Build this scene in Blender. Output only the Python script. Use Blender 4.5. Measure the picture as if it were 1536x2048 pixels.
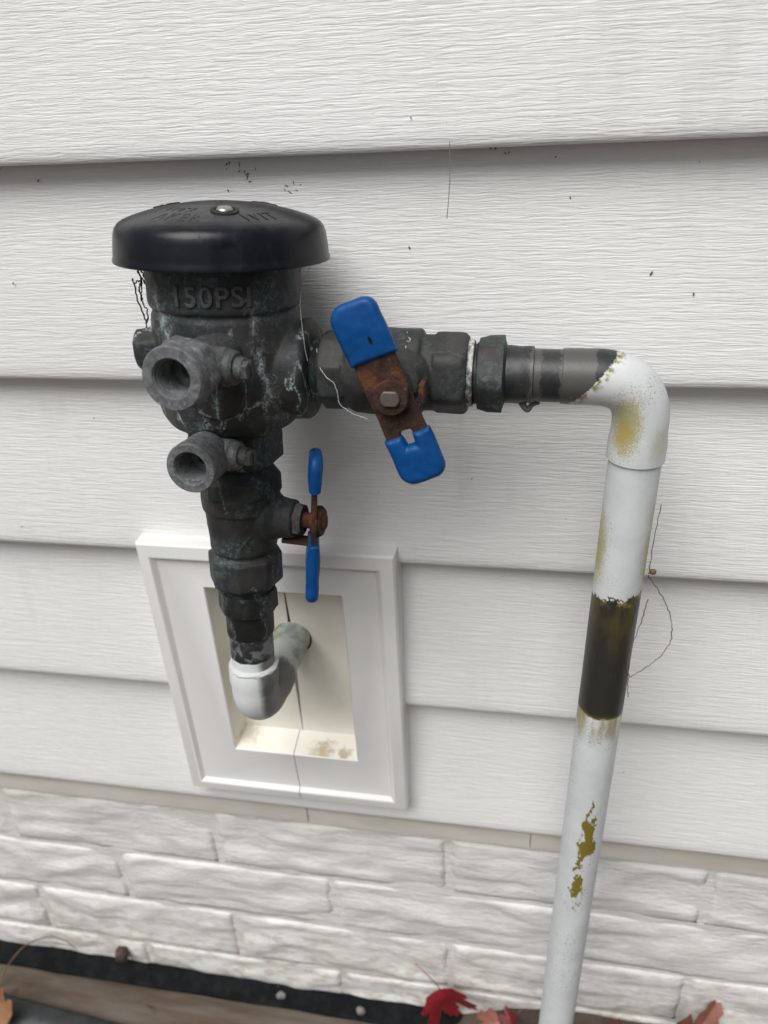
import bpy, bmesh, math, random
from mathutils import Vector, Matrix, noise as mnoise

random.seed(7)
scn = bpy.context.scene
for o in list(bpy.data.objects):
    bpy.data.objects.remove(o, do_unlink=True)
COL = scn.collection
pi = math.pi

# ------------------------------------------------------------------ camera
PITCH, ROLL, YAW = -0.5145908, -0.0593384, 0.2085378
fwd = Vector((-math.sin(YAW)*math.cos(PITCH), math.cos(YAW)*math.cos(PITCH), math.sin(PITCH)))
rgt = Vector((math.cos(YAW), math.sin(YAW), 0))
upv = rgt.cross(fwd)
r2 = rgt*math.cos(ROLL) + upv*math.sin(ROLL)
u2 = -rgt*math.sin(ROLL) + upv*math.cos(ROLL)
cam = bpy.data.cameras.new('camera')
camo = bpy.data.objects.new('camera', cam)
COL.objects.link(camo)
rot = Matrix((r2, u2, -fwd)).transposed()
camo.matrix_world = Matrix.Translation((0, -0.413, 0.03817)) @ rot.to_4x4()
cam.sensor_fit = 'VERTICAL'
cam.sensor_height = 9.8
cam.sensor_width = 7.35
cam.lens = 1607.0/2048*9.8
cam.clip_start = 0.01
cam.clip_end = 400
cam.dof.use_dof = True
cam.dof.focus_distance = 0.385
cam.dof.aperture_fstop = 2.5
scn.camera = camo

# ------------------------------------------------------------------ world, sun, exposure
SUN_EL, SUN_AZ = math.radians(57), math.radians(199)     # azimuth: 180 = straight in front of the wall
w = bpy.data.worlds.new('World'); scn.world = w; w.use_nodes = True
nt = w.node_tree; nt.nodes.clear()
sky = nt.nodes.new('ShaderNodeTexSky'); sky.sky_type = 'NISHITA'; sky.sun_disc = False
sky.sun_elevation = SUN_EL; sky.sun_rotation = SUN_AZ
sky.air_density = 1.0; sky.dust_density = 4.0; sky.ozone_density = 1.0
hs = nt.nodes.new('ShaderNodeHueSaturation'); hs.inputs['Saturation'].default_value = 0.16
bg = nt.nodes.new('ShaderNodeBackground'); bg.inputs['Strength'].default_value = 0.05
wo = nt.nodes.new('ShaderNodeOutputWorld')
nt.links.new(sky.outputs[0], hs.inputs['Color']); nt.links.new(hs.outputs[0], bg.inputs['Color'])
nt.links.new(bg.outputs[0], wo.inputs['Surface'])
sl = bpy.data.lights.new('sun', 'SUN'); sl.energy = 2.2; sl.angle = math.radians(44); sl.color = (1.0, 0.99, 0.972)
so = bpy.data.objects.new('sun', sl); COL.objects.link(so)
sd = Vector((math.sin(SUN_AZ)*math.cos(SUN_EL), math.cos(SUN_AZ)*math.cos(SUN_EL), math.sin(SUN_EL)))
so.rotation_euler = sd.to_track_quat('Z', 'Y').to_euler()
so.location = sd*3
vs = scn.view_settings
vs.view_transform = 'Standard'; vs.look = 'None'; vs.gamma = 1.0; vs.use_curve_mapping = False
vs.exposure = 0.40

# ------------------------------------------------------------------ node helpers
class N:
    def __init__(s, name):
        s.m = bpy.data.materials.new(name); s.m.use_nodes = True
        s.t = s.m.node_tree; s.t.nodes.clear()
        s.out = s.t.nodes.new('ShaderNodeOutputMaterial')
        s.b = s.t.nodes.new('ShaderNodeBsdfPrincipled')
        s.t.links.new(s.b.outputs[0], s.out.inputs['Surface'])
        s._c = None
    def put(s, sock, v):
        if v is None: return
        if hasattr(v, 'is_output'): s.t.links.new(v, sock)
        elif sock.type == 'RGBA': sock.default_value = (v[0], v[1], v[2], 1)
        else: sock.default_value = v
    def set(s, **k):
        for a, v in k.items(): s.put(s.b.inputs[a.replace('_', ' ')], v)
        return s
    def co(s):
        if s._c is None: s._c = s.t.nodes.new('ShaderNodeTexCoord').outputs['Object']
        return s._c
    def mp(s, scale=(1, 1, 1), loc=(0, 0, 0), vec=None, rot=(0, 0, 0)):
        n = s.t.nodes.new('ShaderNodeMapping'); s.put(n.inputs['Vector'], vec or s.co())
        n.inputs['Scale'].default_value = scale; n.inputs['Location'].default_value = loc; n.inputs['Rotation'].default_value = rot
        return n.outputs[0]
    def noise(s, scale, detail=2, rough=.5, vec=None, dist=0, color=False):
        n = s.t.nodes.new('ShaderNodeTexNoise'); s.put(n.inputs['Vector'], vec or s.co())
        n.inputs['Scale'].default_value = scale; n.inputs['Detail'].default_value = detail
        n.inputs['Roughness'].default_value = rough; n.inputs['Distortion'].default_value = dist
        return n.outputs['Color' if color else 'Fac']
    def vor(s, scale, vec=None, feat='F1'):
        n = s.t.nodes.new('ShaderNodeTexVoronoi'); n.feature = feat; s.put(n.inputs['Vector'], vec or s.co())
        n.inputs['Scale'].default_value = scale
        return n.outputs['Distance']
    def math(s, op, a, b=0.0, clamp=False):
        n = s.t.nodes.new('ShaderNodeMath'); n.operation = op; n.use_clamp = clamp
        s.put(n.inputs[0], a); s.put(n.inputs[1], b); return n.outputs[0]
    def add(s, a, b): return s.math('ADD', a, b)
    def mul(s, a, b): return s.math('MULTIPLY', a, b)
    def sub(s, a, b): return s.math('SUBTRACT', a, b)
    def mx(s, a, b): return s.math('MAXIMUM', a, b)
    def ss(s, x, lo, hi, a=0.0, b=1.0):
        n = s.t.nodes.new('ShaderNodeMapRange'); n.interpolation_type = 'SMOOTHSTEP'
        s.put(n.inputs[0], x)
        if lo > hi: lo, hi, a, b = hi, lo, b, a
        for i, v in enumerate((lo, hi, a, b)): n.inputs[1+i].default_value = v
        return n.outputs[0]
    def mix(s, f, a, b):
        n = s.t.nodes.new('ShaderNodeMix'); n.data_type = 'RGBA'
        s.put(n.inputs[0], f); s.put(n.inputs[6], a); s.put(n.inputs[7], b); return n.outputs[2]
    def sep(s, vec=None):
        n = s.t.nodes.new('ShaderNodeSeparateXYZ'); s.put(n.inputs[0], vec or s.co()); return n.outputs
    def warp(s, scale, amt, vec=None):
        c = s.noise(scale, 2, .5, vec, color=True)
        v = s.t.nodes.new('ShaderNodeVectorMath'); v.operation = 'MULTIPLY_ADD'
        s.put(v.inputs[0], c); v.inputs[1].default_value = (amt,)*3; s.put(v.inputs[2], vec or s.co())
        return v.outputs[0]
    def bump(s, h, dist, strength=1.0, nrm=None):
        n = s.t.nodes.new('ShaderNodeBump'); n.inputs['Strength'].default_value = strength
        n.inputs['Distance'].default_value = dist; s.put(n.inputs['Height'], h)
        if nrm is not None: s.put(n.inputs['Normal'], nrm)
        return n.outputs[0]
    def rblob(s, c, r, rot, nz=None):
        n = s.t.nodes.new('ShaderNodeMapping'); n.vector_type = 'TEXTURE'; s.put(n.inputs['Vector'], s.co())
        n.inputs['Location'].default_value = c; n.inputs['Rotation'].default_value = rot; n.inputs['Scale'].default_value = r
        l = s.t.nodes.new('ShaderNodeVectorMath'); l.operation = 'LENGTH'; s.put(l.inputs[0], n.outputs[0])
        d = l.outputs['Value']
        return s.add(d, nz) if nz is not None else d
    def blob(s, c, r, nz=None):
        """1 inside an ellipsoid at c (object space) with radii r, noisy edge"""
        v = s.mp((1/r[0], 1/r[1], 1/r[2]), (-c[0]/r[0], -c[1]/r[1], -c[2]/r[2]))
        l = s.t.nodes.new('ShaderNodeVectorMath'); l.operation = 'LENGTH'; s.put(l.inputs[0], v)
        d = l.outputs['Value']
        if nz is not None: d = s.add(d, nz)
        return d

# ------------------------------------------------------------------ mesh helpers
def finish(me, sharp=32, smooth=True):
    bm = bmesh.new(); bm.from_mesh(me)
    bmesh.ops.recalc_face_normals(bm, faces=bm.faces)
    bm.to_mesh(me); bm.free()
    if smooth:
        for p in me.polygons: p.use_smooth = True
        if sharp: me.set_sharp_from_angle(angle=math.radians(sharp))
    me.update()
    return me

def obj(name, data, mat=None, parent=None, sharp=32, smooth=True):
    """data: (verts, faces) or a mesh; one mesh object"""
    if isinstance(data, tuple):
        me = bpy.data.meshes.new(name); me.from_pydata([tuple(v) for v in data[0]], [], data[1]); finish(me, sharp, smooth)
    else: me = data
    me.name = name
    if mat is not None:
        me.materials.clear(); me.materials.append(mat)
    o = bpy.data.objects.new(name, me); COL.objects.link(o)
    if parent is not None: o.parent = parent
    return o

def thing(name, label, cat, M=None, group=None):
    o = bpy.data.objects.new(name, None); COL.objects.link(o); o.empty_display_size = .02
    if M is not None: o.matrix_world = M
    return tag(o, label, cat, group)

def tag(o, label=None, cat=None, group=None, kind=None):
    if label: o['label'] = label
    if cat: o['category'] = cat
    if group: o['group'] = group
    if kind: o['kind'] = kind
    return o

def join(*parts):
    V, F = [], []
    for v, f in parts:
        n = len(V); V += [Vector(p) for p in v]; F += [tuple(i+n for i in q) for q in f]
    return V, F

def xf(M, g): return [M @ Vector(v) for v in g[0]], g[1]

def frame(o, z, x=Vector((1, 0, 0))):
    """matrix with its Z along z and X near x"""
    z = Vector(z).normalized(); x = Vector(x); x = (x - z*x.dot(z)).normalized(); y = z.cross(x)
    M = Matrix((x, y, z)).transposed().to_4x4(); M.translation = Vector(o); return M

def lathe(rings, n=64, fn=None, cap0=True, cap1=True, a0=0.0):
    """rings: (z, r) or (z, r, apothem, sides): revolve round Z, prism flats where an apothem is given"""
    V, F = [], []
    for k, rg in enumerate(rings):
        z, r = rg[0], rg[1]
        for i in range(n):
            th = 2*pi*i/n
            rr = r
            if len(rg) > 2 and rg[2]:
                m = 2*pi/rg[3]; t = ((th - a0) % m) - m/2
                rr = min(r, rg[2]/math.cos(t))
            if fn: rr += fn(th, z, rr)
            V.append(Vector((rr*math.cos(th), rr*math.sin(th), z)))
    for k in range(len(rings)-1):
        for i in range(n):
            j = (i+1) % n
            F.append((k*n+i, k*n+j, (k+1)*n+j, (k+1)*n+i))
    if cap0: F.append(tuple(range(n-1, -1, -1)))
    if cap1: F.append(tuple((len(rings)-1)*n+i for i in range(n)))
    return V, F

def dens(rings, step):
    """densify rings along z"""
    out = [rings[0]]
    for a, b in zip(rings, rings[1:]):
        d = math.hypot(b[0]-a[0], b[1]-a[1]); k = max(1, int(d/step))
        for i in range(1, k+1):
            t = i/k; q = (a[0]+(b[0]-a[0])*t, a[1]+(b[1]-a[1])*t)
            out.append(q + (b[2:] if len(b) > 2 else ()))
    return out

def hexnut(z0, z1, rc, sides=6, ch=.0016, n=96, a0=0.0, noise_amp=0.0):
    ap = rc*math.cos(pi/sides)
    rg = [(z0, ap*.93), (z0, ap-ch*.1), (z0+ch, rc, ap, sides), (z1-ch, rc, ap, sides), (z1, ap-ch*.1), (z1, ap*.93)]
    return lathe(rg, n, a0=a0)

def thread(z0, z1, r, pitch=.0018, depth=.0009, n=56):
    k = max(4, int((z1-z0)/pitch*8))
    def fn(th, z, rr):
        p = ((z/pitch - th/(2*pi)) % 1.0)
        return -depth*(1-abs(2*p-1))
    return lathe([(z0+(z1-z0)*i/k, r) for i in range(k+1)], n, fn)

def tube(pts, rad, n=8, closed_caps=True):
    pts = [Vector(p) for p in pts]; V, F = [], []
    prev = None
    for i, p in enumerate(pts):
        d = (pts[min(i+1, len(pts)-1)] - pts[max(i-1, 0)])
        d = d.normalized() if d.length > 0 else Vector((0, 0, 1))
        if prev is None:
            a = Vector((0, 0, 1)) if abs(d.z) < .9 else Vector((1, 0, 0))
            x = d.cross(a).normalized()
        else:
            x = (prev - d*prev.dot(d)).normalized()
        prev = x; y = d.cross(x)
        r = rad(i/(len(pts)-1)) if callable(rad) else rad
        for k in range(n):
            t = 2*pi*k/n; V.append(p + x*(r*math.cos(t)) + y*(r*math.sin(t)))
    for i in range(len(pts)-1):
        for k in range(n):
            j = (k+1) % n; F.append((i*n+k, i*n+j, (i+1)*n+j, (i+1)*n+k))
    if closed_caps:
        F.append(tuple(range(n-1, -1, -1))); F.append(tuple((len(pts)-1)*n+k for k in range(n)))
    return V, F

def spline(pts, per=8):
    pts = [Vector(p) for p in pts]; out = []
    for i in range(len(pts)-1):
        p0, p1, p2, p3 = pts[max(i-1, 0)], pts[i], pts[i+1], pts[min(i+2, len(pts)-1)]
        for k in range(per):
            t = k/per
            out.append(.5*((2*p1) + (p2-p0)*t + (2*p0-5*p1+4*p2-p3)*t*t + (-p0+3*p1-3*p2+p3)*t**3))
    out.append(pts[-1]); return out

def box(x0, x1, y0, y1, z0, z1):
    V = [(x, y, z) for x in (x0, x1) for y in (y0, y1) for z in (z0, z1)]
    return [Vector(v) for v in V], [(0, 1, 3, 2), (4, 6, 7, 5), (0, 4, 5, 1), (2, 3, 7, 6), (0, 2, 6, 4), (1, 5, 7, 3)]

def evaluated(o):
    dg = bpy.context.evaluated_depsgraph_get(); dg.update()
    return bpy.data.meshes.new_from_object(o.evaluated_get(dg))

def cast(parts, voxel=.0007, it=6, amp=.00025, seed=0.0, fq=260):
    """weld closed solids into one cast surface with filleted joints and a slightly uneven skin"""
    me = bpy.data.meshes.new('tmp'); V, F = join(*parts); me.from_pydata([tuple(v) for v in V], [], F); finish(me, None)
    o = bpy.data.objects.new('tmp', me); COL.objects.link(o)
    m = o.modifiers.new('r', 'REMESH'); m.mode = 'VOXEL'; m.voxel_size = voxel; m.use_smooth_shade = True
    s = o.modifiers.new('s', 'SMOOTH'); s.factor = .5; s.iterations = it
    res = evaluated(o); bpy.data.objects.remove(o, do_unlink=True)
    if amp:
        nr = [v.normal.copy() for v in res.vertices]
        for v, n_ in zip(res.vertices, nr):
            p = v.co*fq + Vector((seed, seed, seed))
            v.co += n_*(amp*(mnoise.noise(p*.35)*1.4 + .6*mnoise.noise(p)))
    for p in res.polygons: p.use_smooth = True
    res.update(); return res

def flat(splines, thick, bevel, res=3):
    """2D outline(s) in XY -> rounded solid plate centred on z = 0; later outlines are holes"""
    cu = bpy.data.curves.new('tmp', 'CURVE'); cu.dimensions = '2D'; cu.fill_mode = 'BOTH'
    cu.extrude = thick/2 - bevel; cu.bevel_depth = bevel; cu.bevel_resolution = res; cu.offset = -bevel
    for sp in splines:
        s = cu.splines.new('POLY'); s.points.add(len(sp)-1); s.use_cyclic_u = True
        for p, q in zip(s.points, sp): p.co = (q[0], q[1], 0, 1)
    o = bpy.data.objects.new('tmp', cu); COL.objects.link(o)
    me = evaluated(o); bpy.data.objects.remove(o, do_unlink=True)
    bm = bmesh.new(); bm.from_mesh(me); bmesh.ops.remove_doubles(bm, verts=bm.verts, dist=1e-6); bm.to_mesh(me); bm.free()
    return finish(me, 40)

def roundrect(x0, x1, y0, y1, rads, k=7):
    """rads: corner radii (x0y0, x1y0, x1y1, x0y1)"""
    out = []
    for (cx, cy, sx, sy, a), r in zip(((x0, y0, 1, 1, pi), (x1, y0, -1, 1, 1.5*pi), (x1, y1, -1, -1, 0), (x0, y1, 1, -1, .5*pi)), rads):
        for i in range(k+1):
            t = a + .5*pi*i/k
            out.append((cx+sx*r + r*math.cos(t), cy+sy*r + r*math.sin(t)))
    return out

def text_mesh(s, size, depth, fn, bevel=.00012, space=1.0, thin=0.0):
    """lettering in XY (z = relief) pushed through fn onto a surface"""
    cu = bpy.data.curves.new('tmp', 'FONT'); cu.body = s; cu.size = size; cu.align_x = 'CENTER'; cu.align_y = 'CENTER'
    cu.extrude = depth; cu.bevel_depth = bevel; cu.bevel_resolution = 1; cu.space_character = space; cu.resolution_u = 4; cu.offset = thin
    o = bpy.data.objects.new('tmp', cu); COL.objects.link(o)
    me = evaluated(o); bpy.data.objects.remove(o, do_unlink=True)
    bm = bmesh.new(); bm.from_mesh(me); bmesh.ops.remove_doubles(bm, verts=bm.verts, dist=1e-6)
    bmesh.ops.subdivide_edges(bm, edges=[e for e in bm.edges if e.calc_length() > size*.25], cuts=3)
    bm.to_mesh(me); bm.free()
    for v in me.vertices: v.co = fn(v.co)
    me.materials.clear()
    return finish(me, 35)

# ------------------------------------------------------------------ materials
def m_siding():
    n = N('vinyl_siding')
    v = n.warp(90, .0012)
    a = n.noise(1, 2, .6, n.mp((70, 40, 1150), vec=v), .5)
    b = n.noise(1, 1, .5, n.mp((34, 40, 640), (3, 1, 7), vec=v), .2)
    h = n.add(n.mul(n.ss(a, .36, .60), .6), n.mul(n.ss(b, .38, .64), .4))
    big = n.noise(7, 3, .6, n.mp((1, 1, 2.0)))
    col = n.mix(n.ss(big, .35, .75), (.800, .800, .790), (.772, .770, .755))
    gr = n.mul(n.ss(n.noise(1, 3, .65, n.mp((46, 40, 9))), .50, .75), n.ss(n.noise(6, 2, .5, n.mp(loc=(5, 0, 3))), .40, .65))
    col = n.mix(n.mul(gr, .22), col, (.50, .475, .44))
    return n.set(Base_Color=col, Roughness=.55, Normal=n.bump(h, .0006, .42)).m

def m_block():
    n = N('vinyl_block')
    h = n.noise(900, 3, .6, n.mp((1, 1, .5)))
    g = n.noise(14, 3)
    z = n.sep()[2]
    st = n.noise(60, 3, .6)
    col = n.mix(n.ss(g, .35, .75), (.77, .765, .75), (.715, .708, .69))
    return n.set(Base_Color=col, Roughness=.55, Normal=n.bump(h, .00025, .5)).m

def m_recess():
    n = N('cream_recess')
    g = n.noise(30, 4, .6)
    col = n.mix(n.ss(g, .35, .8), (.80, .775, .70), (.72, .685, .59))
    y = n.sep()
    nz = n.mul(n.sub(n.noise(180, 4, .75), .5), 2.6)
    st = n.ss(n.blob((-.137, -.022, -.383), (.011, .010, .006), nz), 1.1, .2)
    st2 = n.ss(n.blob((-.121, -.024, -.384), (.007, .008, .005), nz), 1.0, .3)
    st3 = n.ss(n.blob((-.195, -.014, -.381), (.012, .012, .008), nz), 1.0, .2)
    s = n.mx(n.mx(st, st2), n.mul(st3, .6))
    col = n.mix(n.mul(s, .62), col, (.30, .19, .06))
    mold = n.ss(n.vor(170, n.warp(200, .004)), .10, .04)
    col = n.mix(n.mul(n.mul(mold, n.mx(st, st2)), .8), col, (.08, .055, .025))
    return n.set(Base_Color=col, Roughness=.5, Normal=n.bump(n.noise(500, 2), .0001, .4)).m

def m_starter():
    n = N('starter_strip_vinyl')
    g = n.noise(25, 4, .6, n.mp((.4, 1, 2)))
    return n.set(Base_Color=n.mix(n.ss(g, .3, .75), (.60, .58, .53), (.45, .42, .36)), Roughness=.6).m

def m_brick():
    n = N('painted_brick')
    g = n.noise(18, 4, .6)
    z = n.sep()[2]
    col = n.mix(n.ss(g, .3, .75), (.765, .76, .74), (.69, .68, .65))
    f = n.noise(70, 4, .65, n.mp((1, 1, 1.8)))
    low = n.ss(n.add(z, n.mul(n.sub(g, .5), .12)), -.56, -.73)
    col = n.mix(n.mul(n.mul(n.ss(f, .44, .64), n.add(n.mul(low, .85), .15)), .60), col, (.40, .345, .27))
    chip = n.ss(n.noise(46, 5, .7, n.mp((1, 1, 2.6), (3, 0, 1))), .70, .735)
    chip = n.mul(chip, n.ss(z, -.52, -.60))
    col = n.mix(n.mul(chip, .85), col, (.20, .18, .14))
    h = n.add(n.noise(260, 4, .6, n.mp((.6, 1, 1.6))), n.mul(n.noise(45, 3, .5, n.mp((.35, 1, 2.2))), 1.6))
    return n.set(Base_Color=col, Roughness=.6, Normal=n.bump(h, .0018, .6)).m

def bronze(name, warm=.5, verd=1.0, vein=1.0, chalk=0.0, dark=1.0, runs=()):
    n = N(name)
    g = n.noise(55, 4, .65)
    f = n.noise(480, 3, .7)
    c = n.mix(n.ss(g, .35, .68), (.010*dark, .0125*dark, .013*dark), (.028*dark, .027*dark, .025*dark))
    c = n.mix(n.mul(n.ss(n.noise(31, 2, .5, n.mp(loc=(4, 2, 8))), .52, .70), warm), c, (.038, .028, .020))
    c = n.mix(n.mul(n.ss(n.noise(26, 2, .5, n.mp(loc=(9, 1, 3))), .56, .72), .5), c, (.015, .013, .023))
    # verdigris: broad clouds broken up by fine grain
    cl = n.ss(n.noise(38, 3, .62, n.mp((1, 1, .6), (1, 5, 2)), .6), .46, .66)
    sp = n.ss(f, .46, .66)
    c = n.mix(n.mul(n.mul(cl, n.add(n.mul(sp, .85), .15)), verd), c, (.085, .135, .135))
    # lime veins running down
    wv = n.warp(120, .014, n.mp((1, 1, .42)))
    e = n.vor(62, wv, 'DISTANCE_TO_EDGE')
    e2 = n.noise(900, 2, .6)
    ve = n.mul(n.ss(e, .060, .0), n.ss(n.noise(42, 2, .5, n.mp((1, 1, .7), (2, 8, 5))), .45, .58))
    ve = n.mul(ve, n.ss(e2, .40, .60))
    c = n.mix(n.mul(ve, vein), c, (.34, .41, .40))
    if runs:      # mineral runs down the casting
        rz = n.add(n.mul(n.sub(n.noise(150, 4, .7), .5), 4.2), n.mul(n.sub(e2, .5), 2.6))
        for (c0, r0, ro, am) in runs:
            q = n.ss(n.rblob(c0, r0, (0, ro, 0), rz), 1.0, .25)
            c = n.mix(n.mul(n.mul(q, am), n.add(.25, n.mul(sp, .55))), c, (.20, .27, .27))
            q2 = n.ss(n.rblob(c0, (r0[0]*.28, r0[1], r0[2]*.95), (0, ro, 0), n.mul(rz, .8)), .9, .3)
            c = n.mix(n.mul(n.mul(q2, am), n.ss(e2, .38, .58)), c, (.42, .48, .47))
    if chalk:
        k = n.mul(n.add(.45, n.mul(n.ss(n.noise(360, 4, .75), .34, .66), .55)), chalk)
        c = n.mix(k, c, (.175, .18, .188))
        c = n.mix(n.mul(n.ss(n.noise(520, 3, .7), .58, .68), chalk*.7), c, (.30, .31, .31))
    h = n.add(n.mul(f, .8), n.mul(e2, .3))
    h = n.add(h, n.mul(ve, .4))
    return n.set(Base_Color=c, Roughness=n.add(.46, n.mul(f, .30)), Metallic=.0, Specular_IOR_Level=.36, Normal=n.bump(h, .00045, .6)).m

def m_cap():
    n = N('black_plastic')
    g = n.noise(40, 4, .6)
    d = n.ss(n.noise(300, 4, .7, n.mp((1, 1, .5))), .52, .78)
    c = n.mix(n.ss(g, .3, .75), (.0040, .0046, .0090), (.0065, .0072, .0115))
    c = n.mix(n.mul(d, .12), c, (.05, .055, .06))
    du = n.mul(n.ss(n.sep()[2], .247, .256), n.ss(n.noise(160, 5, .7), .42, .70))
    c = n.mix(n.mul(du, .30), c, (.075, .075, .072))
    return n.set(Base_Color=c, Roughness=n.add(.30, n.mul(d, .2)), Specular_IOR_Level=.30, Normal=n.bump(n.noise(260, 3, .6), .00018, .35)).m

def m_screw():
    n = N('stainless_screw')
    return n.set(Base_Color=(.42, .41, .39), Metallic=1.0, Roughness=.46, Normal=n.bump(n.noise(900, 2), .0001, .4)).m

def m_grip():
    n = N('blue_vinyl_grip')
    g = n.noise(120, 5, .65)
    c = n.mix(n.ss(g, .35, .75), (.0014, .060, .225), (.0022, .070, .250))
    wr = n.mx(n.ss(n.noise(420, 4, .75), .64, .74), n.mul(n.ss(n.noise(1, 3, .6, n.mp((900, 160, 400), rot=(0, 0, .5))), .66, .74), .8))
    c = n.mix(n.mul(wr, .30), c, (.09, .17, .26))
    c = n.mix(n.mul(n.ss(n.noise(60, 3, .6, n.mp(loc=(1, 6, 2))), .50, .72), .35), c, (.006, .045, .150))
    nk = n.ss(n.blob((-.0235, .0025, .0018), (.0024, .0011, .003), n.mul(n.sub(g, .5), 1.2)), 1.0, .8)
    c = n.mix(nk, c, (.006, .008, .012))
    return n.set(Base_Color=c, Roughness=n.add(.34, n.mul(g, .22)), Specular_IOR_Level=.28, Normal=n.bump(g, .0004, .35)).m

def m_rust():
    n = N('rusted_steel')
    g = n.noise(190, 6, .7)
    q = n.noise(95, 3, .6, n.mp(loc=(3, 3, 3)))
    c = n.mix(n.ss(g, .34, .66), (.016, .008, .0065), (.058, .021, .012))
    c = n.mix(n.mul(n.ss(q, .48, .66), .8), c, (.125, .045, .012))
    c = n.mix(n.mul(n.ss(n.noise(140, 4, .6, n.mp(loc=(7, 1, 2))), .60, .76), .6), c, (.075, .030, .030))
    c = n.mix(n.mul(n.ss(n.noise(700, 3, .7), .63, .72), .55), c, (.22, .19, .16))
    return n.set(Base_Color=c, Roughness=.85, Normal=n.bump(n.add(g, n.mul(n.noise(700, 4, .7), .6)), .0011, .8)).m

def m_stem():
    n = N('worn_stem_metal')
    return n.set(Base_Color=n.mix(n.noise(300, 4), (.10, .085, .07), (.19, .165, .14)), Roughness=.55, Metallic=.5).m

def m_teflon():
    n = N('thread_seal_tape')
    g = n.noise(240, 5, .7, n.mp((1, 1, 1)))
    c = n.mix(n.ss(g, .42, .62), (.10, .10, .095), (.62, .61, .58))
    return n.set(Base_Color=c, Roughness=.8, Normal=n.bump(g, .0012, .8)).m

def m_flat(name, col, rough=.6, amp=.15, sc=60):
    n = N(name)
    g = n.noise(sc, 4, .6)
    c2 = tuple(max(0, x*(1-amp*2)) for x in col)
    return n.set(Base_Color=n.mix(n.ss(g, .3, .72), col, c2), Roughness=rough, Normal=n.bump(n.noise(sc*6, 3, .6), .0006, .4)).m

def paint_cols(n):
    g = n.noise(60, 4, .6)
    fine = n.noise(900, 3, .7)
    white = n.mix(n.ss(g, .3, .75), (.66, .69, .695), (.58, .61, .615))
    copper = n.mix(n.ss(n.noise(70, 4, .6), .35, .7), (.017, .018, .020), (.036, .037, .036))
    copper = n.mix(n.mul(n.ss(n.noise(300, 4, .7), .58, .72), .5), copper, (.09, .10, .10))
    return g, fine, white, copper

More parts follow.
